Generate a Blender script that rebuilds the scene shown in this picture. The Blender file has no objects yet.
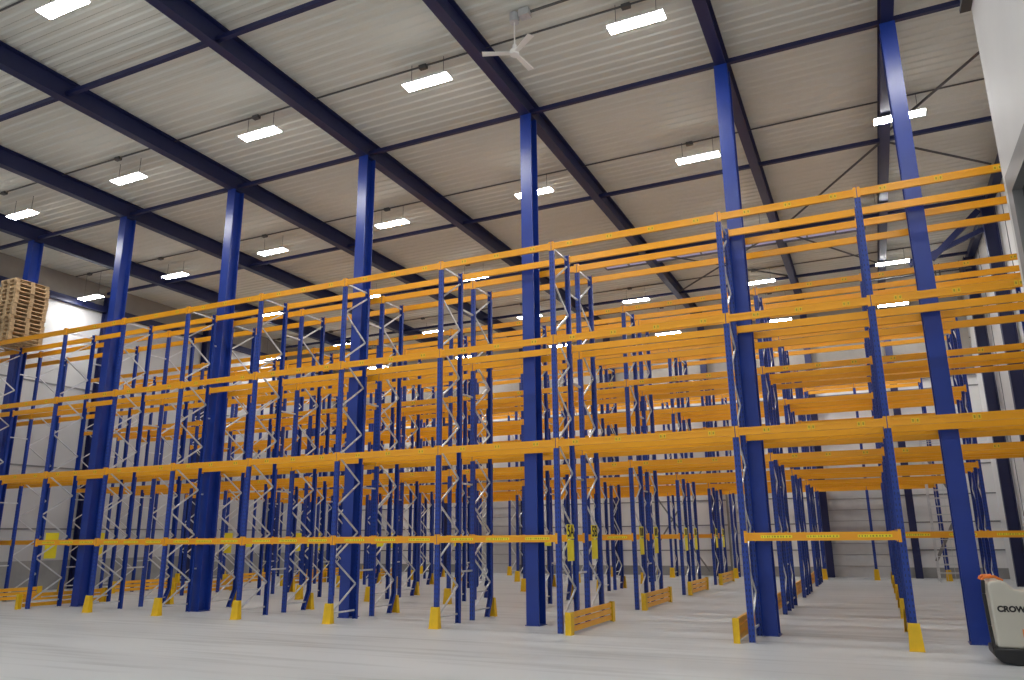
import bpy, math, random
from mathutils import Vector, Matrix
random.seed(7)
C = bpy.context.scene.collection
SC = bpy.context.scene

# ------------------------------------------------------------------ helpers
def new_mat(name):
    m = bpy.data.materials.new(name); m.use_nodes = True
    return m, m.node_tree.nodes, m.node_tree.links, m.node_tree.nodes['Principled BSDF']

def mat_plain(name, col, rough=.5, metal=0.0, spec=.5, noise=0.0, nscale=3.0, stretch=(1, 1, 1)):
    m, N, L, b = new_mat(name)
    b.inputs['Roughness'].default_value = rough
    b.inputs['Metallic'].default_value = metal
    b.inputs['Specular IOR Level'].default_value = spec
    tc = N.new('ShaderNodeTexCoord'); mp = N.new('ShaderNodeMapping'); nz = N.new('ShaderNodeTexNoise')
    mp.inputs['Scale'].default_value = stretch
    nz.inputs['Scale'].default_value = nscale; nz.inputs['Detail'].default_value = 4
    L.new(tc.outputs['Object'], mp.inputs[0]); L.new(mp.outputs[0], nz.inputs['Vector'])
    r = N.new('ShaderNodeValToRGB')
    r.color_ramp.elements[0].position = .3; r.color_ramp.elements[1].position = .7
    a = tuple(c * (1 - noise) for c in col); z = tuple(min(1, c * (1 + noise)) for c in col)
    r.color_ramp.elements[0].color = (*a, 1); r.color_ramp.elements[1].color = (*z, 1)
    L.new(nz.outputs['Fac'], r.inputs[0]); L.new(r.outputs[0], b.inputs['Base Color'])
    return m

def mat_emit(name, col, s):
    m, N, L, b = new_mat(name)
    b.inputs['Base Color'].default_value = (*col, 1)
    b.inputs['Emission Color'].default_value = (*col, 1)
    b.inputs['Emission Strength'].default_value = s
    return m

def mat_upright():
    """blue paint with two columns of punched slots down the face"""
    m, N, L, b = new_mat('rack_blue_paint')
    b.inputs['Roughness'].default_value = .38
    tc = N.new('ShaderNodeTexCoord'); sp = N.new('ShaderNodeSeparateXYZ'); L.new(tc.outputs['Object'], sp.inputs[0])
    def mt(op, a, v=None, w=None):
        n = N.new('ShaderNodeMath'); n.operation = op
        if isinstance(a, float): n.inputs[0].default_value = a
        else: L.new(a, n.inputs[0])
        for i, q in ((1, v), (2, w)):
            if q is None: continue
            if isinstance(q, float): n.inputs[i].default_value = q
            else: L.new(q, n.inputs[i])
        return n.outputs[0]
    ax = mt('ABSOLUTE', sp.outputs['X']); inx = mt('COMPARE', ax, .028, .007)
    fz = mt('FRACT', mt('MULTIPLY', sp.outputs['Z'], 10.0)); inz = mt('LESS_THAN', fz, .45)
    msk = mt('MULTIPLY', inx, inz)
    mx = N.new('ShaderNodeMix'); mx.data_type = 'RGBA'
    L.new(msk, mx.inputs['Factor'])
    mx.inputs['A'].default_value = (*BLUE, 1); mx.inputs['B'].default_value = (.006, .01, .04, 1)
    L.new(mx.outputs['Result'], b.inputs['Base Color'])
    return m

BLUE = (.010, .046, .31)
ORANGE = (.90, .40, .012)
YELLOW = (.83, .52, .01)
M = {}
M['blue'] = mat_upright()
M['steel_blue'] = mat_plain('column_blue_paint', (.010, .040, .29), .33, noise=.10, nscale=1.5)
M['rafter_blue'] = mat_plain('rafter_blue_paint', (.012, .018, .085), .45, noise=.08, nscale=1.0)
M['orange'] = mat_plain('beam_orange_paint', ORANGE, .30, noise=.02, nscale=2.0)
M['guard_orange'] = mat_plain('guard_orange_paint', (.88, .43, .02), .4, noise=.06, nscale=3.0)
M['yellow'] = mat_plain('guard_yellow_paint', YELLOW, .42, noise=.10, nscale=4.0)
M['galv'] = mat_plain('galvanised_steel', (.66, .68, .70), .35, .4, noise=.12, nscale=6.0)
M['label'] = mat_plain('label_yellow', (.92, .78, .03), .5, noise=.04)
M['tick'] = mat_plain('label_tick', (.45, .30, .02), .6)
M['label_dim'] = mat_plain('label_dull_yellow', (.90, .60, .03), .5)
M['ink'] = mat_plain('label_ink', (.02, .02, .02), .6)
M['red'] = mat_plain('clip_red', (.35, .05, .05), .5)
M['white_lamp'] = mat_plain('lamp_body_white', (.8, .8, .78), .5)
M['emit'] = mat_emit('lamp_diffuser_glow', (1, .985, .96), 88.0)
M['wire'] = mat_plain('wire_grey', (.10, .10, .10), .5)
M['wood'] = mat_plain('pallet_wood', (.52, .36, .20), .8, noise=.3, nscale=7.0, stretch=(1, 1, 4))
M['dark'] = mat_plain('dark_grey_paint', (.05, .05, .055), .5)
M['mid'] = mat_plain('mid_grey_paint', (.22, .22, .22), .5, noise=.05)
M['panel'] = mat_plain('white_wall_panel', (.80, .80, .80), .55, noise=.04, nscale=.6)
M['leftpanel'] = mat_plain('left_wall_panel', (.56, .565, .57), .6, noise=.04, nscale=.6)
M['nearpanel'] = mat_plain('light_partition_panel', (.62, .62, .61), .55, noise=.03, nscale=.8)
M['plinth'] = mat_plain('concrete_plinth', (.33, .33, .325), .8, noise=.12, nscale=1.2)
M['seam'] = mat_plain('panel_joint_grey', (.22, .22, .23), .7)
M['door'] = mat_plain('dock_door_grey', (.52, .52, .52), .6, noise=.05)
M['beige'] = mat_plain('truck_beige', (.58, .56, .48), .35, noise=.02)
M['black'] = mat_plain('black_rubber', (.015, .015, .016), .45)
M['toporange'] = mat_plain('truck_handle_orange', (.85, .22, .03), .4)
M['lilac'] = mat_emit('skylight_sheet', (.44, .42, .58), .42)
M['glass'] = mat_plain('dark_window_glass', (.02, .022, .025), .1)
M['fan'] = mat_plain('fan_offwhite', (.95, .94, .9), .5)

def mat_floor():
    m, N, L, b = new_mat('polished_concrete_floor')
    tc = N.new('ShaderNodeTexCoord')
    def nz(scale, st, det):
        mp = N.new('ShaderNodeMapping'); mp.inputs['Scale'].default_value = st
        n = N.new('ShaderNodeTexNoise'); n.inputs['Scale'].default_value = scale; n.inputs['Detail'].default_value = det
        L.new(tc.outputs['Object'], mp.inputs[0]); L.new(mp.outputs[0], n.inputs['Vector']); return n
    a = nz(.45, (.4, 1.8, 1), 5); c = nz(2.0, (.10, 2.2, 1), 3)  # noise stretched along the rows paints streaky reflections into the colour
    mx = N.new('ShaderNodeMath'); mx.operation = 'ADD'
    L.new(a.outputs['Fac'], mx.inputs[0]); L.new(c.outputs['Fac'], mx.inputs[1])
    r = N.new('ShaderNodeValToRGB')
    r.color_ramp.elements[0].position = .70; r.color_ramp.elements[1].position = 1.3
    r.color_ramp.elements[0].color = (.40, .42, .43, 1); r.color_ramp.elements[1].color = (.55, .575, .59, 1)
    L.new(mx.outputs[0], r.inputs[0]); L.new(r.outputs[0], b.inputs['Base Color'])
    b.inputs['Roughness'].default_value = .42
    b.inputs['Specular IOR Level'].default_value = .4
    return m
M['floor'] = mat_floor()

def mat_deck():
    m, N, L, b = new_mat('roof_deck_sheet')
    tc = N.new('ShaderNodeTexCoord'); n = N.new('ShaderNodeTexNoise'); n.inputs['Scale'].default_value = .25
    L.new(tc.outputs['Object'], n.inputs['Vector'])
    r = N.new('ShaderNodeValToRGB')
    r.color_ramp.elements[0].color = (.70, .70, .635, 1); r.color_ramp.elements[1].color = (.76, .76, .69, 1)
    L.new(n.outputs['Fac'], r.inputs[0]); L.new(r.outputs[0], b.inputs['Base Color'])
    b.inputs['Roughness'].default_value = .6
    return m
M['deck'] = mat_deck()
M['cladding'] = mat_plain('upper_wall_cladding', (.34, .32, .29), .7, noise=.05)

class MB:
    """collects boxes, bars, prisms and tubes, then builds them as one mesh"""
    def __init__(s): s.v = []; s.f = []; s.mi = []; s.k = 0
    def quadbox(s, P):
        o = len(s.v); s.v += [tuple(p) for p in P]
        for q in ((0, 3, 2, 1), (4, 5, 6, 7), (0, 1, 5, 4), (1, 2, 6, 5), (2, 3, 7, 6), (3, 0, 4, 7)):
            s.f.append(tuple(o + i for i in q)); s.mi.append(s.k)
        return s
    def box(s, x0, x1, y0, y1, z0, z1):
        if x0 > x1: x0, x1 = x1, x0
        if y0 > y1: y0, y1 = y1, y0
        return s.quadbox([(x0, y0, z0), (x1, y0, z0), (x1, y1, z0), (x0, y1, z0), (x0, y0, z1), (x1, y0, z1), (x1, y1, z1), (x0, y1, z1)])
    def bar(s, a, b, w, h, up=(0, 0, 1)):
        a, b = Vector(a), Vector(b); d = (b - a).normalized(); up = Vector(up)
        r = d.cross(up)
        if r.length < 1e-4: r = d.cross(Vector((1, 0, 0)))
        r.normalize(); u = r.cross(d).normalized()
        P = []
        for p in (a, b):
            for i, j in ((-1, -1), (1, -1), (1, 1), (-1, 1)): P.append(p + r * (w / 2 * i) + u * (h / 2 * j))
        return s.quadbox(P)
    def tube(s, a, b, r, n=8):
        a, b = Vector(a), Vector(b); d = (b - a).normalized()
        t = d.cross(Vector((0, 0, 1)))
        if t.length < 1e-4: t = Vector((1, 0, 0))
        t.normalize(); u = d.cross(t); o = len(s.v)
        for p in (a, b):
            for i in range(n):
                an = 2 * math.pi * i / n; s.v.append(tuple(p + t * (r * math.cos(an)) + u * (r * math.sin(an))))
        for i in range(n):
            j = (i + 1) % n; s.f.append((o + i, o + j, o + n + j, o + n + i)); s.mi.append(s.k)
        s.f.append(tuple(o + i for i in reversed(range(n)))); s.mi.append(s.k)
        s.f.append(tuple(o + n + i for i in range(n))); s.mi.append(s.k)
        return s
    def prism(s, prof, y0, y1, axis='y'):
        """closed profile (x,z) pushed through y (or (y,z) through x)"""
        o = len(s.v); n = len(prof)
        for y in (y0, y1):
            for (a, b) in prof: s.v.append((a, y, b) if axis == 'y' else (y, a, b))
        for i in range(n):
            j = (i + 1) % n; s.f.append((o + i, o + j, o + n + j, o + n + i)); s.mi.append(s.k)
        s.f.append(tuple(o + i for i in range(n))); s.mi.append(s.k)
        s.f.append(tuple(o + n + i for i in reversed(range(n)))); s.mi.append(s.k)
        return s
    def mesh(s, name, *mats):
        me = bpy.data.meshes.new(name); me.from_pydata(s.v, [], s.f)
        for m in mats: me.materials.append(m)
        for p, i in zip(me.polygons, s.mi): p.material_index = i
        import bmesh
        bm = bmesh.new(); bm.from_mesh(me); bmesh.ops.recalc_face_normals(bm, faces=bm.faces); bm.to_mesh(me); bm.free()
        me.update(); return me

def put(name, me, parent=None, loc=(0, 0, 0), rz=0):
    o = bpy.data.objects.new(name, me); C.objects.link(o)
    o.location = loc; o.rotation_euler = (0, 0, rz)
    if parent: o.parent = parent
    return o

def tag(o, label, cat, group=None, kind=None):
    assert 4 <= len(label.replace(',', ' ').split()) <= 16, label
    o['label'] = label; o['category'] = cat
    if group: o['group'] = group
    o['kind'] = kind or 'thing'
    return o

def struct(name, mb, m, label=None, parent=None):
    o = put(name, mb.mesh(name, m), parent)
    if not parent:
        o['kind'] = 'structure'
        if label: o['label'] = label
        o['category'] = name.split('_')[0]
    return o

# ------------------------------------------------------------------ camera
F, YAW, PITCH, ROLL = 762.97, .4329, .2523, .0094
CAM = Vector((8.1385, -15.4094, 1.9359))
cy, sy = math.cos(YAW), math.sin(YAW)
fw = Vector((-sy * math.cos(PITCH), cy * math.cos(PITCH), math.sin(PITCH)))
R = Vector((cy, sy, 0)); U = R.cross(fw)
Rc = R * math.cos(ROLL) - U * math.sin(ROLL); Uc = R * math.sin(ROLL) + U * math.cos(ROLL)
cd = bpy.data.cameras.new('camera'); cam = bpy.data.objects.new('camera', cd); C.objects.link(cam)
mt = Matrix((Rc, Uc, -fw)).transposed().to_4x4(); mt.translation = CAM
cam.matrix_world = mt
cd.sensor_fit = 'HORIZONTAL'; cd.sensor_width = 36; cd.lens = F * 36 / 1024
cd.clip_start = .1; cd.clip_end = 200
SC.camera = cam

def seen(p):
    d = Vector(p) - CAM; z = d.dot(fw)
    if z < .5: return False
    x = 512 + F * d.dot(Rc) / z; y = 340 - F * d.dot(Uc) / z
    return -30 < x < 1054 and -30 < y < 710

# ------------------------------------------------------------------ layout
UX = [-14.762, -12.097, -9.402, -6.646, -3.794, -.898, 2.035]      # main block, west to east
LX = [-21.2, -18.5]; RX = [5.82, 8.516, 12.35]
D, G = 1.062, .63
ROWY = [0, 5.647, 11.294, 16.94, 22.0]
ZL = [1.892, 3.892, 6.206, 8.435]
TOP = 8.56
DECK = 13.34; ZR = 12.77; RH = .55
CX = [-19.202, -14.298, -9.352, -4.261, .919, 5.995, 9.583]
CY = 1.377
TY = [-16.3, -10.4, -4.49, 1.44, 7.24, 13.1, 18.9]
WL, WR, WB, WN = -23.0, 13.0, 24.2, -19.0
ORD = ['first', 'second', 'third', 'fourth', 'fifth', 'sixth', 'seventh', 'eighth', 'ninth', 'tenth', 'eleventh', 'twelfth', 'thirteenth', 'fourteenth', 'fifteenth']

# ------------------------------------------------------------------ shell
struct('floor', MB().box(WL - .3, WR + .3, WN, WB + .3, -.2, 0), M['floor'], 'pale grey polished concrete floor under the racking')
def deck():
    mb = MB(); v = mb.v; f = mb.f; y = WN; p = .30; h = .028
    pts = []
    while y < WB + .2:
        pts += [(y, DECK), (y + .13, DECK), (y + .17, DECK + h), (y + .26, DECK + h)]; y += p
    for (a, z) in pts: v.append((WL - .2, a, z)); v.append((WR + .2, a, z))
    for i in range(len(pts) - 1): f.append((2 * i, 2 * i + 1, 2 * i + 3, 2 * i + 2)); mb.mi.append(0)
    mb.box(WL - .3, WR + .3, WN, WB + .3, DECK + .12, DECK + .3)
    return mb
struct('ceiling', deck(), M['deck'], 'pale corrugated steel roof deck')

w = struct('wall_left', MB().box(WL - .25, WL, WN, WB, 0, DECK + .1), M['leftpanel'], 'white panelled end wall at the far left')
mb = MB()
for z in (2.42, 4.93, 8.4): mb.box(WL, WL + .03, WN, WB, z - .03, z + .03)
put('panel_joint', mb.mesh('panel_joint', M['seam']), w)
put('upper_cladding', MB().box(WL, WL + .02, WN, WB, 12.2, DECK).mesh('upper_cladding', M['cladding']), w)
put('plinth', MB().box(WL, WL + .08, WN, WB, 0, 1.17).mesh('plinth', M['plinth']), w)
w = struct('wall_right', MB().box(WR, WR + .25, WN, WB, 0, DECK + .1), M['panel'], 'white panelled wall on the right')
mb = MB()
for y in range(-4, 22, 2): mb.box(WR - .02, WR, y, y + .04, 0, 13)
put('panel_joint', mb.mesh('panel_joint', M['seam']), w)
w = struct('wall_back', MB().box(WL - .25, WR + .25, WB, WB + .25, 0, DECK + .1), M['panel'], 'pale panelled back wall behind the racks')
mb = MB()
for z in (1.2, 2.4, 3.6, 4.9, 6.2, 8.4, 10.6): mb.box(WL, WR, WB - .03, WB, z - .025, z + .025)
put('panel_joint', mb.mesh('panel_joint', M['seam']), w)
put('plinth', MB().box(WL, WR, WB - .08, WB, 0, .45).mesh('plinth', M['plinth']), w)
put('upper_cladding', MB().box(WL + .05, WR - .05, WB - .05, WB, 8.9, DECK).mesh('upper_cladding', M['cladding']), w)
put('cladding_rail', MB().box(WL + .05, WR - .05, WB - .12, WB - .05, 8.85, 8.98).mesh('cladding_rail', M['seam']), w)
for n, (x0, x1, z1) in enumerate(((-12.2, -9.9, 5.6), (1.6, 3.3, 4.6), (5.9, 8.9, 4.6)), 1):
    o = struct('door_%d' % n, MB().box(x0, x1, WB - .16, WB - .09, 0, z1), M['door'],
               ['grey sectional dock door in the back wall, furthest left', 'narrow grey sectional door in the middle of the back wall', 'wide grey sectional door in the back wall, right of the cross aisle'][n - 1])
    mb = MB()
    z = .5
    while z < z1: mb.box(x0, x1, WB - .175, WB - .16, z - .01, z + .01); z += .5
    put('panel_joint', mb.mesh('panel_joint', M['seam']), o)
    put('door_frame', MB().box(x0 - .1, x0, WB - .2, WB - .08, 0, z1 + .1).box(x1, x1 + .1, WB - .2, WB - .08, 0, z1 + .1).box(x0, x1, WB - .2, WB - .08, z1, z1 + .1).mesh('door_frame', M['mid']), o)

# near partition on the right with a dark window
PX, PY = 10.5, -2.45
w = struct('wall_near', MB().box(PX, PX + .3, PY - 9, PY - 3.6, 0, DECK - .05).box(PX, PX + .3, PY - 3.6, PY - .30, 7.1, DECK - .05)
           .box(PX, PX + .3, PY - 3.6, PY - .30, 0, 4.0).box(PX, PX + .3, PY - .30, PY, 0, DECK - .05), M['nearpanel'], 'smooth white partition wall close by at the right edge')
o = struct('window_1', MB().box(PX + .1, PX + .14, PY - 3.5, PY - .62, 4.3, 6.75), M['glass'], 'dark window in the white partition wall at the right edge')
put('window_frame', MB().box(PX - .03, PX + .2, PY - .62, PY - .30, 4.0, 7.1).box(PX - .03, PX + .2, PY - 3.6, PY - 3.5, 4.2, 7.1)
    .box(PX - .03, PX + .2, PY - 3.5, PY - .62, 6.75, 7.1).box(PX - .03, PX + .2, PY - 3.5, PY - .62, 4.0, 4.3).mesh('window_frame', M['mid']), o)
o = put('wall_bracket', MB().box(PX - .13, PX, PY - .35, PY + .02, 10.3, 11.4).box(PX - .16, PX, PY - .39, PY + .06, 10.25, 10.32).mesh('wall_bracket', M['dark']))
tag(o, 'grey metal box high on the end of the white partition wall', 'bracket')

# skylight strip
o = struct('window_2', MB().box(-1.3, 9.0, 13.75, 15.0, DECK - .10, DECK - .04), M['lilac'], 'pale lilac rooflight strip across the roof deck')
mb = MB().box(-1.3, 9.0, 13.68, 13.75, DECK - .16, DECK).box(-1.3, 9.0, 15.0, 15.07, DECK - .16, DECK)
x = -1.3
while x < 9.05: mb.box(x - .03, x + .03, 13.75, 15.0, DECK - .15, DECK - .10); x += 1.03
put('window_frame', mb.mesh('window_frame', M['seam']), o)

# ------------------------------------------------------------------ steel frame of the hall
def ibeam_col(w, d, h, t=.025):
    return MB().box(-w / 2, w / 2, -d / 2, -d / 2 + t, 0, h).box(-w / 2, w / 2, d / 2 - t, d / 2, 0, h).box(-t / 2, t / 2, -d / 2 + t, d / 2 - t, 0, h)
colme = ibeam_col(.31, .40, ZR).mesh('steel_column', M['steel_blue'])
basep = MB().box(-.18, .18, -.22, .22, 0, .015).mesh('base_plate', M['steel_blue'])
names = ['tall blue steel column standing in the far left aisle', 'tall blue steel column second from the left in the front rack',
         'tall blue steel column third from the left in the front rack', 'tall blue steel column fourth from the left in the front rack',
         'tall blue steel column just left of the wide cross aisle', 'tall blue steel column at the right side of the wide cross aisle',
         'tall blue steel column nearest the parked truck at the right']
for x, l in zip(CX, names):
    o = put('steel_column', colme, None, (x, CY, 0)); tag(o, l, 'column', 'steel columns carrying the roof between the front racks')
    put('base_plate', basep, o)
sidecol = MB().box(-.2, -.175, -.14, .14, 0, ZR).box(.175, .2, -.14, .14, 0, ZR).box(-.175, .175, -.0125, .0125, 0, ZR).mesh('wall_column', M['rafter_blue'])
sw = [(WL + .30, y, 'left') for y in TY[2:]] + [(WR - .26, y, 'right') for y in TY[3:]]
cl = cr = 0
for x, y, s in sw:
    if s == 'left': k = cl; cl += 1
    else: k = cr; cr += 1
    o = put('wall_column', sidecol, None, (x, y, 0))
    tag(o, '%s dark blue steel column from the front along the %s wall' % (ORD[k], s), 'column', 'steel columns along the side walls')
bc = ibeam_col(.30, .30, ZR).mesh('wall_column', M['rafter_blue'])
for k, x in enumerate(CX):
    o = put('wall_column', bc, None, (x, WB - .36, 0))
    tag(o, '%s dark blue steel column from the left against the back wall' % ORD[k], 'column', 'steel columns against the back wall')

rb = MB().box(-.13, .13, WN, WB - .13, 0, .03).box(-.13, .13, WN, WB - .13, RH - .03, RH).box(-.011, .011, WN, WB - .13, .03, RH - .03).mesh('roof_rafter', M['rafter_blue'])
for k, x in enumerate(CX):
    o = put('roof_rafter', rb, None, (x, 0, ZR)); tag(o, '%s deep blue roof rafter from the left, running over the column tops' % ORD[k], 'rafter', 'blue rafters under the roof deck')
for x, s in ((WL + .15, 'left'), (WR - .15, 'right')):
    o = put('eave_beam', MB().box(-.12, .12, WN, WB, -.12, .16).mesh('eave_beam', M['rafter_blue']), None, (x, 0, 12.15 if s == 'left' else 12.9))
    tag(o, 'dark blue eave beam along the top of the %s wall' % s, 'beam')
xs = [WL + .1] + CX + [WR - .1]
bays = []
for j, y in enumerate(TY):
    for i in range(len(xs) - 1):
        a, b = xs[i] + .03, xs[i + 1] - .03
        if not (seen((a, y, 12.95)) or seen((b, y, 12.95)) or seen(((a + b) / 2, y, 12.95))): continue
        o = put('roof_tie', MB().box(a, b, -.055, .055, -.055, .055).mesh('roof_tie', M['rafter_blue']), None, (0, y, 12.96))
        where = 'between the left wall and the first rafter' if i == 0 else ('between the last rafter and the right wall' if i == len(xs) - 2 else 'between the %s and %s rafters' % (ORD[i - 1], ORD[i]))
        tag(o, 'blue roof tie %s, %s line back' % (where, ORD[j - 1]), 'tie', 'blue ties crossing between the rafters')
# wind bracing rods
br = [((6.1, 13.0), (9.5, 7.4), 'right of the sixth rafter, rising to the nearest tie'),
      ((9.6, 7.4), (12.6, 10.4), 'beside the right wall behind the second tie'), ((6.1, 13.2), (9.5, 18.8), 'right of the sixth rafter, deepest'), ((1.0, 18.8), (5.9, 13.2), 'between the fifth and sixth rafters, running back left'),
      ((1.0, 13.2), (5.9, 18.8), 'between the fifth and sixth rafters, running back right'), ((9.5, 7.1), (12.6, 2.1), 'between the last rafter and right wall, crossing')]
for a, b, l in br:
    o = put('wind_brace', MB().tube((*a, 12.98), (*b, 12.98), .035).mesh('wind_brace', M['wire']))
    tag(o, 'thin roof rod ' + l, 'brace', 'diagonal wind bracing rods')
for k, (a, b, z0, z1) in enumerate(((-2.9, .5, 0.2, 5.2), (0.5, -2.9, 0.2, 5.2))):
    o = put('wind_brace', MB().tube((a, WB - .24, z0), (b, WB - .24, z1), .04).mesh('wind_brace', M['mid']))
    tag(o, 'grey diagonal rod on the back wall, rising to the %s' % ('right', 'left')[k], 'brace', 'diagonal rods on the back wall')
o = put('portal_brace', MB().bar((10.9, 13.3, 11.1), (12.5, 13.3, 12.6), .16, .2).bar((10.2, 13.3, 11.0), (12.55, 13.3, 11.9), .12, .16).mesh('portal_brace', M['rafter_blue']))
tag(o, 'dark blue sloping brace below the roof by the right wall', 'brace')

# ------------------------------------------------------------------ lamps
LROW = {-12.9: [(-5.95, -12.9), (-.6, -12.9), (4.65, -12.9), (9.9, -12.9)],  # whole row added out of view to light the rack fronts
        -6.97: [(-11.5, -6.97), (-5.95, -6.97), (-.6, -6.97), (4.65, -6.97), (9.9, -6.97)],  # lamps of this row beyond the view are added as front fill
        -1.15: [(-16.97, -.6), (-11.47, -.9), (-5.96, -1.22), (-.57, -1.35), (4.65, -1.32), (9.9, -1.3)],
        5.6: [(-21.74, 5.63, 12.2), (-17.39, 6.17), (-11.81, 5.83), (-6.18, 5.57), (-.68, 5.47), (4.59, 5.43), (9.91, 5.49)],
        11.9: [(-17.79, 12.45), (-11.9, 12.2), (-6.3, 12.0), (5.09, 11.61), (9.77, 11.6)],
        18.2: [(-22.2, 17.5, 12.0), (-18.43, 19.1), (-12.38, 18.9), (-6.55, 18.5), (-.97, 18.3), (4.69, 18.1), (9.94, 17.96)],
        21.95: [(-18.0, 21.9, 11.9), (-12.0, 21.9, 11.9), (-6.2, 21.9, 11.9), (-.39, 21.99, 11.9), (4.94, 21.99, 11.9), (9.93, 21.76, 11.95)]}  # left three lamps added to brighten the back of the hall
lroot = MB().box(-.62, .62, -.165, .165, .015, .05).mesh('pendant_lamp', M['white_lamp'])
ldif = MB().box(-.61, .61, -.155, .155, -.002, .014).mesh('diffuser', M['emit'])
lwire = MB().tube((0, 0, .05), (0, 0, .60), .007, 5).mesh('suspension_wire', M['wire'])
rown = 0
for y in sorted(LROW):
    for k, q in enumerate(LROW[y]):
        x, ly = q[0], q[1]; lz = (q[2] if len(q) > 2 else 12.7) - .04
        o = put('pendant_lamp', lroot, None, (x, ly, lz))
        rw = {-12.9: 'added fill row over the viewer', -6.97: 'nearest row, mostly added fill', -1.15: 'row just before the racks', 5.6: 'row above the second double rack', 11.9: 'row above the third double rack', 18.2: 'row above the fourth double rack', 21.95: 'row by the back wall, left half added'}[y]
        tag(o, 'lit rectangular pendant lamp, %s from the left, %s' % (ORD[k], rw), 'lamp', 'pendant lamps under the roof deck')
        put('diffuser', ldif, o)
        for s in (-.45, .45): put('suspension_wire', lwire, o, (s, 0, 0)).scale.z = (DECK - lz) / .60 if lz < 12.5 else 1
    if y > -10:
        x0, x1 = WL + .1, WR - .1
        o = put('cable_conduit', MB().tube((x0, 0, 0), (x1, 0, 0), .022, 6).mesh('cable_conduit', M['wire']), None, (0, y, DECK - .035))
        tag(o, 'thin dark roof conduit feeding the lamp %s' % rw, 'conduit', 'conduits along the roof deck')
        for x in [q[0] for q in LROW[y]]:
            put('junction_box', MB().box(-.10, .10, -.06, .06, -.07, .02).mesh('junction_box', M['wire']), o, (x - .25, 0, 0))

# ceiling fan
fx, fy, fz = 2.05, -1.95, 12.30
o = bpy.data.objects.new('ceiling_fan', None); C.objects.link(o); o.location = (fx, fy, fz)
tag(o, 'off-white three-bladed ceiling fan hanging under the roof', 'fan')
put('hub', MB().tube((0, 0, -.05), (0, 0, .07), .10, 16).tube((0, 0, .07), (0, 0, .2), .05, 12).mesh('hub', M['fan']), o)
put('downrod', MB().tube((0, 0, .2), (0, 0, .9), .016, 8).mesh('downrod', M['fan']), o)
put('motor_mount', MB().tube((0, 0, .78), (0, 0, 1.0), .11, 12).box(.14, .38, -.1, .1, .84, 1.02).mesh('motor_mount', M['galv']), o)
bl = MB().quadbox([(.06, -.05, -.01), (.72, -.075, -.01), (.72, .075, -.01), (.06, .05, -.01), (.06, -.05, .01), (.72, -.075, .01), (.72, .075, .01), (.06, .05, .01)]).mesh('blade', M['fan'])
for a in (1.45, 1.45 + 2.094, 1.45 + 4.189): put('blade', bl, o, (0, 0, 0), a)
o = put('supply_pipe', MB().tube((fx + .4, fy, DECK - .1), (9.3, fy - .15, DECK - .1), .03, 8).mesh('supply_pipe', M['wire']))
tag(o, 'thin dark pipe on the roof running right from the fan', 'pipe')

# ------------------------------------------------------------------ racking frames
def up_mb(y, side, crank):
    """one C-section upright; side = +1 when the open side faces +y; crank = foot slopes inwards"""
    mb = MB(); w, d, t = .11, .075, .006
    def seg(z0, z1, y0, y1):
        for bx in ((-w / 2, w / 2, 0, t), (-w / 2, -w / 2 + t, t, d), (w / 2 - t, w / 2, t, d)):
            P = []
            for z, yy in ((z0, y0), (z1, y1)):
                a, b = yy + side * bx[2], yy + side * bx[3]
                lo, hi = min(a, b), max(a, b)
                P += [(bx[0], lo, z), (bx[1], lo, z), (bx[1], hi, z), (bx[0], hi, z)]
            mb.quadbox(P)
    if crank:
        seg(.0, .06, y + side * .19, y + side * .19); seg(.06, .50, y + side * .19, y); seg(.50, TOP, y, y)
    else: seg(0, TOP, y, y)
    return mb
def brace_list():
    L = [((D - .08, .22), (.08, .22))]; z = .22; s = 0; n = 13; st = (8.25 - .22) / n
    for i in range(n):
        a, b = (.07, D - .07) if s == 0 else (D - .07, .07)
        L.append(((a, z), (b, z + st))); z += st; s ^= 1
    L.append(((.07, 8.42), (D - .07, 8.42))); return L
BL = brace_list()
def brmb(items):
    mb = MB()
    for (a, za), (b, zb) in items: mb.bar((0, a, za), (0, b, zb), .038, .028, (1, 0, 0))
    return mb
FM = {}
for cf in (0, 1):
    for cr_ in (0, 1):
        FM[cf, cr_] = (up_mb(0, 1, cf).mesh('upright', M['blue']), up_mb(D, -1, cr_).mesh('upright', M['blue']))
all_br = brmb(BL).mesh('bracing', M['galv'])
one_br = [brmb([b]).mesh('diagonal_brace' if 0 < i < len(BL) - 1 else 'horizontal_brace', M['galv']) for i, b in enumerate(BL)]
foot = MB().box(-.07, .07, -.02, .11, 0, .012).mesh('foot_plate', M['galv'])
def foot_at(y0): return y0

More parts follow.
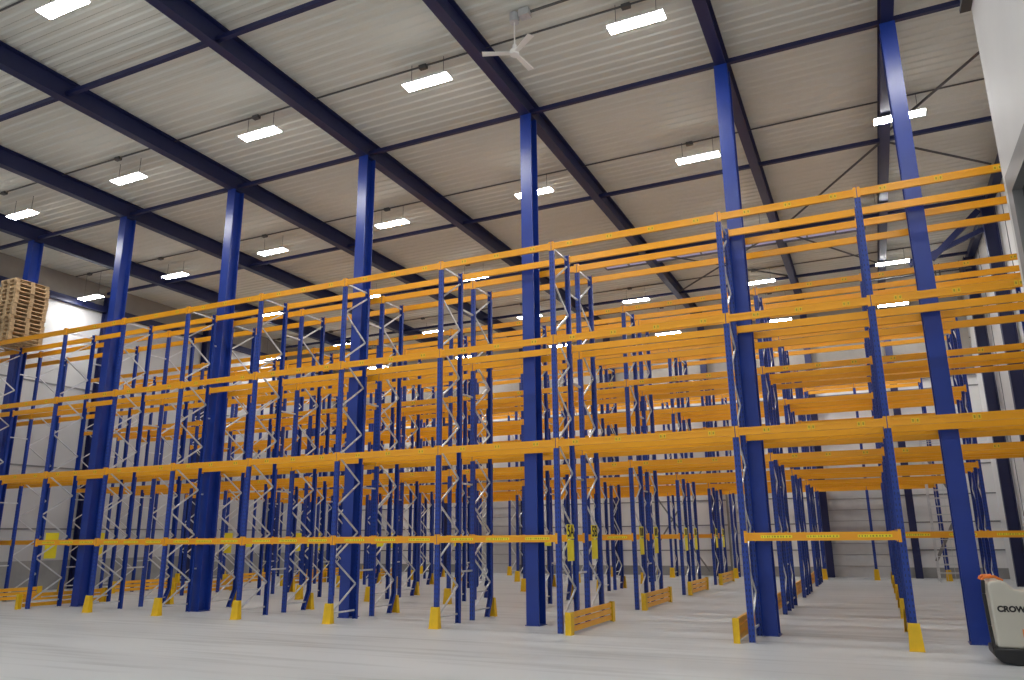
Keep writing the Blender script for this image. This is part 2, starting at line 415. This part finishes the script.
LINES = []      # (y of front upright, row, 'A'/'B')
for r, y in enumerate(ROWY):
    LINES.append((y, r, 0))
    if r < 4: LINES.append((y + D + G, r, 1))
def xpos(r):
    if r == 4: return LX, UX, [5.82, 7.9, 10.6]
    return LX, UX, (RX if r < 2 else [5.82, 8.516, 11.1])
def framephrase(blk, i, n):
    if blk == 0: return '%s left of the far left aisle' % ORD[n - 1 - i]
    if blk == 1: return '%s left of the wide cross aisle' % ORD[n - 1 - i]
    return '%s right of the wide cross aisle' % ORD[i]
for li, (y, r, ab) in enumerate(LINES):
    for blk, X in enumerate(xpos(r)):
        for i, x in enumerate(X):
            end = (blk == 0 and i == 1) or (blk == 1 and i in (0, 6)) or (blk == 2 and i == 0)
            cf = 0
            ck = 0 if (end or ab == 0 or r == 4) else 1
            o = bpy.data.objects.new('upright_frame', None); C.objects.link(o); o.location = (x, y, 0)
            tag(o, 'blue upright frame, %s, %s rack line' % (framephrase(blk, i, len(X)), ORD[li]), 'rack frame', 'blue upright frames of the pallet racking')
            a, b = FM[cf, ck]
            put('upright', a, o); put('upright', b, o)
            if li < 2:
                for q, me in enumerate(one_br): put('diagonal_brace' if 0 < q < len(BL) - 1 else 'horizontal_brace', me, o)
                put('foot_plate', foot, o, (0, .24 if cf else 0, 0)); put('foot_plate', foot, o, (0, D - .09 - (.19 if ck else 0), 0))
            else: put('bracing', all_br, o)
# spacers tying the two halves of the double racks
spm = MB().box(-.02, .02, D + .001, D + G - .001, -.02, .02).mesh('row_spacer', M['galv'])
for r in (0, 1):
    for blk, X in enumerate(xpos(r)):
        for i, x in enumerate(X):
            for k, z in enumerate((1.15, 3.2, 5.4, 7.6)):
                o = put('row_spacer', spm, None, (x, ROWY[r], z))
                tag(o, '%s spacer bar up, frames %s, %s double rack' % (ORD[k], framephrase(blk, i, len(X)), ('front', 'second')[r]), 'spacer bar', 'spacer bars between back to back frames')

# ------------------------------------------------------------------ beams
BH = .15
def beam_mb(L, mb=None, ox=0, oy=0, oz=0, s=1):
    """stepped box beam, s = +1 outer face towards -y"""
    mb = mb or MB()
    mb.box(ox + .055, ox + L - .055, oy + s * .004, oy + s * .05, oz - BH / 2, oz + BH / 2)
    mb.box(ox + .055, ox + L - .055, oy - s * .003, oy + s * .004, oz + .028, oz + BH / 2)
    mb.box(ox + .055, ox + L - .055, oy - s * .003, oy + s * .004, oz - BH / 2, oz - .028)
    return mb
def conn_mb(mb=None, ox=0, oy=0, oz=0, s=1, e=1):
    mb = mb or MB()
    x0, x1 = (ox + .008, ox + .062) if e == 1 else (ox - .062, ox - .008)
    mb.box(x0, x1, oy - s * .012, oy - s * .004, oz - .11, oz + .11)
    xa, xb = (ox + .055, ox + .062) if e == 1 else (ox - .062, ox - .055)
    mb.box(xa, xb, oy - s * .004, oy + s * .05, oz - .11, oz + .11)
    return mb
conm = {(s, e): conn_mb(s=s, e=e).mesh('end_connector', M['orange']) for s in (1, -1) for e in (1, -1)}
def label_long():
    mb = MB(); mb.box(-.28, .28, -.006, -.003, -.026, .026); mb.k = 1; random.seed(3); x = -.26
    while x < .25:
        w_ = random.uniform(.012, .03); mb.box(x, x + w_, -.0075, -.006, -.014, .014); x += w_ + random.uniform(.015, .04)
    return mb.mesh('location_label', M['label'], M['tick'])
def label_small():
    mb = MB(); mb.box(-.065, -.008, -.006, -.003, -.042, .042).box(.008, .065, -.006, -.003, -.042, .042); mb.k = 1
    mb.box(-.05, -.024, -.0075, -.006, -.024, .024).box(.024, .05, -.0075, -.006, -.024, .024)
    return mb.mesh('location_label', M['label_dim'], M['tick'])
LBL, LBS = label_long(), label_small()
hang = MB().box(-.14, .14, -.01, 0, -.13, .0).mesh('hanging_sign', M['label'])
allb = []
for li, (y, r, ab) in enumerate(LINES):
    L_, U_, R_ = xpos(r)
    bl_ = [(L_[0], L_[1], 'first bay left of the far left aisle', 1), (L_[1], U_[0], 'over the far left aisle', 0)]
    for i in range(6): bl_.append((U_[i], U_[i + 1], '%s bay left of the wide cross aisle' % ORD[5 - i], 1))
    bl_.append((U_[6], R_[0], 'over the wide cross aisle', 0))
    bl_.append((R_[0], R_[1], 'first bay right of the wide cross aisle', 1))
    bl_.append((R_[1], R_[2], 'second bay right of the wide cross aisle', 0 if r == 0 else 1))
    for (x0, x1, ph, low) in bl_:
        for lv in range(4):
            if lv == 0 and (not low or (r == 4)): continue
            for fr in (0, 1):
                yy = y if fr == 0 else y + D; s = 1 if fr == 0 else -1
                ps = [(x0 + (x1 - x0) * t, yy, ZL[lv]) for t in (0, .25, .5, .75, 1)]
                vis = any(seen(p) for p in ps)
                dist = (Vector(ps[2]) - CAM).length
                allb.append((not vis, dist, x0, x1, yy, s, lv, li, r, ab, fr, ph))
allb.sort(key=lambda t: (t[0], t[1]))
far = MB(); cache = {}
for n, (nv, dist, x0, x1, yy, s, lv, li, r, ab, fr, ph) in enumerate(allb):
    L = x1 - x0
    if n >= 300:
        if nv and r > 1: continue
        beam_mb(L, far, x0, yy, ZL[lv], s); conn_mb(far, x0, yy, ZL[lv], s, 1); conn_mb(far, x1, yy, ZL[lv], s, -1)
        continue
    key = (round(L, 3), s)
    if key not in cache: cache[key] = beam_mb(L, s=s).mesh('pallet_beam', M['orange'])
    o = put('pallet_beam', cache[key], None, (x0, yy, ZL[lv]))
    lvn = ('lowest level', 'second level', 'third level', 'top level')[lv]
    tag(o, 'orange %s %s beam, %s, %s rack line' % (lvn, 'front' if fr == 0 else 'rear', ph, ORD[li]), 'beam', 'orange beams of the pallet racking')
    put('end_connector', conm[s, 1], o); put('end_connector', conm[s, -1], o, (L, 0, 0))
    if fr == 0 and ab == 0 and r < 2:
        for t in ((.22, .52, .84) if L < 3.3 else (.12, .37, .62, .88)): put('location_label', LBL if lv == 0 else LBS, o, (L * t, 0, 0))
    if lv == 0 and r == 1 and fr == 0 and ab == 0 and x1 < 3: put('hanging_sign', hang, o, (.35, 0, -.09))
o = put('far_rack_beams', far.mesh('far_rack_beams', M['orange']))
tag(o, 'dense orange pallet beams of the rack lines deep in the hall', 'beams', kind='stuff')

# ------------------------------------------------------------------ guards
def post_guard():
    mb = MB(); t = .008
    # front plate, wider at the foot, and two folded side plates
    mb.quadbox([(-.11, -.10, 0), (.11, -.10, 0), (.11, -.10 + t, 0), (-.11, -.10 + t, 0), (-.085, -.06, .45), (.085, -.06, .45), (.085, -.06 + t, .45), (-.085, -.06 + t, .45)])
    for s in (-1, 1):
        x0, x1 = s * .11, s * .085
        mb.quadbox([(x0, -.10, 0), (x0 + s * t, -.10, 0), (x0 + s * t, .05, 0), (x0, .05, 0), (x1, -.06, .45), (x1 + s * t, -.06, .45), (x1 + s * t, .03, .45), (x1, .03, .45)])
    mb.box(-.12, .12, -.12, -.09, 0, .01)
    return mb.mesh('post_guard', M['yellow'])
PG = post_guard()
for li, (y, r, ab) in enumerate(LINES):
    for blk, X in enumerate(xpos(r)):
        for i, x in enumerate(X):
            end = (blk == 0 and i == 1) or (blk == 1 and i in (0, 6)) or (blk == 2 and i == 0)
            if r < 4 and end: continue
            yy, rz = (y, 0) if ab == 0 else (y + D, math.pi)
            o = put('post_guard', PG, None, (x, yy, 0), rz)
            tag(o, 'yellow post guard at frame %s, %s rack line' % (framephrase(blk, i, len(X)), ORD[li]), 'guard', 'yellow guards at the feet of the rack uprights')
def end_guard(s):
    """slatted barrier across the end of a double rack, s = side the face looks to"""
    o = bpy.data.objects.new('end_guard', None); C.objects.link(o)
    L0, L1 = -.14, 2 * D + G + .04
    for yy, e in ((L0, 1), (L1, -1)):
        mb = MB(); mb.box(-.07, .05, yy, yy + e * .012, 0, .44).box(.05 * s - .006, .05 * s + .006, yy, yy + e * .18, 0, .44)
        put('corner_plate', mb.mesh('corner_plate', M['yellow']), o)
    for z in (.05, .185, .32):
        put('rail', MB().box(-.025, .025, L0 + .18, L1 - .18, z, z + .105).mesh('rail', M['guard_orange']), o)
    return o
EG = [(-18.5 + .24, 1, 'right side of the far left block'), (UX[0] - .24, -1, 'left end of the main block'), (UX[6] + .24, 1, 'left side of the wide cross aisle'), (RX[0] - .24, -1, 'right side of the wide cross aisle')]
def copy_tree(o):
    c = o.copy(); C.objects.link(c)
    for ch in o.children:
        d = ch.copy(); C.objects.link(d); d.parent = c
    return c
proto = {1: None, -1: None}
for r in range(4):
    for x, s, ph in EG:
        if proto[s] is None: proto[s] = o = end_guard(s)
        else: o = copy_tree(proto[s])
        o.location = (x, ROWY[r], 0)
        tag(o, 'orange slatted end guard, %s, %s double rack' % (ph, ORD[r]), 'guard', 'slatted guards at the rack ends')

# rack end signs
def text_mesh(txt, size, m, name='lettering'):
    cu = bpy.data.curves.new(name, 'FONT'); cu.body = txt; cu.size = size; cu.extrude = .002; cu.align_x = 'CENTER'; cu.align_y = 'CENTER'; cu.offset = .006
    t = bpy.data.objects.new(name, cu); C.objects.link(t)
    dg = bpy.context.evaluated_depsgraph_get(); me = bpy.data.meshes.new_from_object(t.evaluated_get(dg)); bpy.data.objects.remove(t)
    me.materials.clear(); me.materials.append(m); return me
plate = MB().box(0, .012, -.21, .21, -.02, .28).box(0, .012, -.19, .19, -.48, -.04).mesh('rack_end_sign', M['label'])
marks = MB().box(0, .004, -.14, -.02, .03, .24).box(0, .004, .03, .14, .03, .24).mesh('lettering', M['ink'])
for r in range(4):
    for ab in (0, 1):
        for x, face, ph in ((UX[6] + .065, 1, 'at the wide cross aisle'), (UX[0] - .078, 0, 'at the far left aisle')):
            yy = ROWY[r] + ab * (D + G) + (.56 if ab == 0 else .45)
            o = put('rack_end_sign', plate, None, (x, yy, 1.90))
            tag(o, 'yellow sign plate %s on the %s rack line' % (ph, ORD[2 * r + ab]) + (', reading 5A' if r == 0 and face and ab == 0 else ', reading 5B' if r == 0 and face else ''), 'sign', 'yellow signs on the rack ends')
            if face:
                if r == 0:
                    t = put('lettering', text_mesh('5A' if ab == 0 else '5B', .34, M['ink']), o, (.015, 0, .13))
                    t.rotation_euler = (math.pi / 2, 0, math.pi / 2)
                else: put('lettering', marks, o, (.012, 0, 0))

# ------------------------------------------------------------------ pallets on the top level
def pallet():
    o = bpy.data.objects.new('wooden_pallet', None); C.objects.link(o)
    W, Ld = .8, 1.2    # x, y
    def pl(nm, *bx):
        mb = MB()
        for b in bx: mb.box(*b)
        put(nm, mb.mesh(nm, M['wood']), o)
    pl('top_boards', *[(x, x + w_, 0, Ld, .122, .144) for x, w_ in ((0, .145), (.19, .1), (.3275, .145), (.51, .1), (.655, .145))])
    pl('cross_boards', *[(0, W, y, y + .145, .100, .122) for y in (0, .5275, 1.055)])
    for x, w_ in ((0, .1), (.3275, .145), (.7, .1)):
        for y in (0, .5275, 1.055): pl('block', (x, x + w_, y, y + .145, .022, .100))
    pl('bottom_boards', *[(x, x + w_, 0, Ld, 0, .022) for x, w_ in ((0, .1), (.3275, .145), (.7, .1))])
    return o
pp = pallet(); firstp = True
for sx, n, nm in ((-18.38, 15, 'right'), (-19.42, 14, 'left')):
    for k in range(n):
        if firstp: o = pp; firstp = False
        else: o = copy_tree(pp)
        o.location = (sx + random.uniform(-.02, .02), -.08 + random.uniform(-.02, .02), ZL[3] + BH / 2 + .001 + k * .1445)
        o.rotation_euler = (0, 0, random.uniform(-.012, .012))
        tag(o, 'bare wooden pallet, %s from the bottom of the %s stack on top beams' % (ORD[k], nm), 'pallet', 'wooden pallets stacked on the top rack level')

# ------------------------------------------------------------------ pallet truck at the right edge
tr = bpy.data.objects.new('pallet_truck', None); C.objects.link(tr); tr.location = (9.50, -1.15, 0)
tag(tr, 'beige and black electric pallet truck parked beside the right column', 'truck')
def bev(o, w_=.03, seg=3):
    b = o.modifiers.new('bevel', 'BEVEL'); b.width = w_; b.segments = seg; b.limit_method = 'ANGLE'; return o
prof = [(.09, .24), (1.0, .24), (1.0, 1.06), (.50, 1.06), (.42, 1.09), (.33, 1.19), (.26, 1.22), (.10, 1.21), (.07, 1.15)]
bev(put('body', MB().prism(prof, 0, .72).mesh('body', M['beige']), tr), .04)
sk = [(.03, .12), (.12, .03), (.3, .0), (1.02, .0), (1.02, .24), (.03, .24)]
bev(put('skirt', MB().prism(sk, -.02, .74).mesh('skirt', M['black']), tr), .03)
tb = MB()
for a, b in (((.03, 1.22), (.015, 1.02)), ((.015, 1.02), (.03, .55)), ((.03, .55), (.05, .15))): tb.bar((a[0], .06, a[1]), (b[0], .06, b[1]), .05, .06, (0, 1, 0))
bev(put('edge_bumper', tb.mesh('edge_bumper', M['black']), tr), .012, 2)
hb = MB().tube((.02, .08, 1.21), (.05, .08, 1.26), .022).tube((.05, .08, 1.26), (.20, .1, 1.27), .022).tube((.20, .1, 1.27), (.30, .12, 1.21), .02).tube((.02, .5, 1.21), (.05, .5, 1.26), .022).tube((.05, .5, 1.26), (.20, .5, 1.27), .022).tube((.12, .1, 1.265), (.12, .5, 1.265), .03)
put('steering_handle', hb.mesh('steering_handle', M['toporange']), tr)
for yy in (.05, .5): put('fork', MB().box(.95, 2.0, yy, yy + .17, .06, .12).mesh('fork', M['black']), tr)
for xx in (.35, .8): put('wheel', MB().tube((xx, .1, .06), (xx, .18, .06), .06, 14).mesh('wheel', M['dark']), tr)
t = put('lettering', text_mesh('CROWN', .115, M['ink']), tr, (.385, -.003, .80)); t.rotation_euler = (math.pi / 2, 0, 0)
put('warning_sticker', MB().box(.44, .56, -.003, .001, .40, .52).mesh('warning_sticker', M['toporange']), tr)

# ------------------------------------------------------------------ odds and ends by the right wall
o = bpy.data.objects.new('stair_tower', None); C.objects.link(o); o.location = (10.2, 20.2, 0)
tag(o, 'grey galvanised ladder tower with mesh sides against the back wall', 'ladder')
mb = MB()
for x in (0, 1.1):
    for y in (0, 1.0): mb.bar((x, y + .6, 0), (x, y + .6, 6.4), .05, .05)
put('post', mb.mesh('post', M['galv']), o)
mb = MB(); z = .35
while z < 6.3: mb.bar((0, .6, z), (1.1, .6, z), .025, .025).bar((0, 1.6, z), (1.1, 1.6, z), .025, .025); z += .33
for x in (.28, .55, .83): mb.bar((x, .6, 0), (x, .6, 6.3), .012, .012)
put('rungs', mb.mesh('rungs', M['galv']), o)
mb = MB().bar((0, .7, 5.2), (1.1, .7, 3.0), .06, .12).bar((1.1, 1.4, 2.9), (0, 1.4, .8), .06, .12)
put('stair_flight', mb.mesh('stair_flight', M['mid']), o)
o = bpy.data.objects.new('ventilation_unit', None); C.objects.link(o); o.location = (11.35, 17.6, 0)
tag(o, 'grey ventilation box with pipes hanging by the right wall near the roof', 'ventilator')
put('housing', MB().box(-.45, .6, 0, .7, 10.3, 11.75).mesh('housing', M['mid']), o)
mb = MB().tube((-2.4, .3, 12.0), (1.3, .3, 12.0), .035).tube((-1.6, .3, 12.25), (1.3, .3, 12.3), .03)
for x in (-.4, -.1, 0.05, .2, .9): mb.tube((x, .3, 11.75), (x, .3, 12.35), .03)
put('pipework', mb.mesh('pipework', M['wire']), o)
o = put('wall_cabinet', MB().box(12.45, 12.98, 9.0, 10.1, 2.0, 4.2).mesh('wall_cabinet', M['panel'])); tag(o, 'light grey cabinet mounted on the right wall', 'cabinet'); bev(o, .05)

# ------------------------------------------------------------------ light and look
wd = bpy.data.worlds.new('world'); SC.world = wd; wd.use_nodes = True
wd.node_tree.nodes['Background'].inputs[0].default_value = (.95, .97, 1, 1)
wd.node_tree.nodes['Background'].inputs[1].default_value = .6
SC.view_settings.view_transform = 'Standard'
SC.view_settings.look = 'None'
SC.view_settings.exposure = 0.0
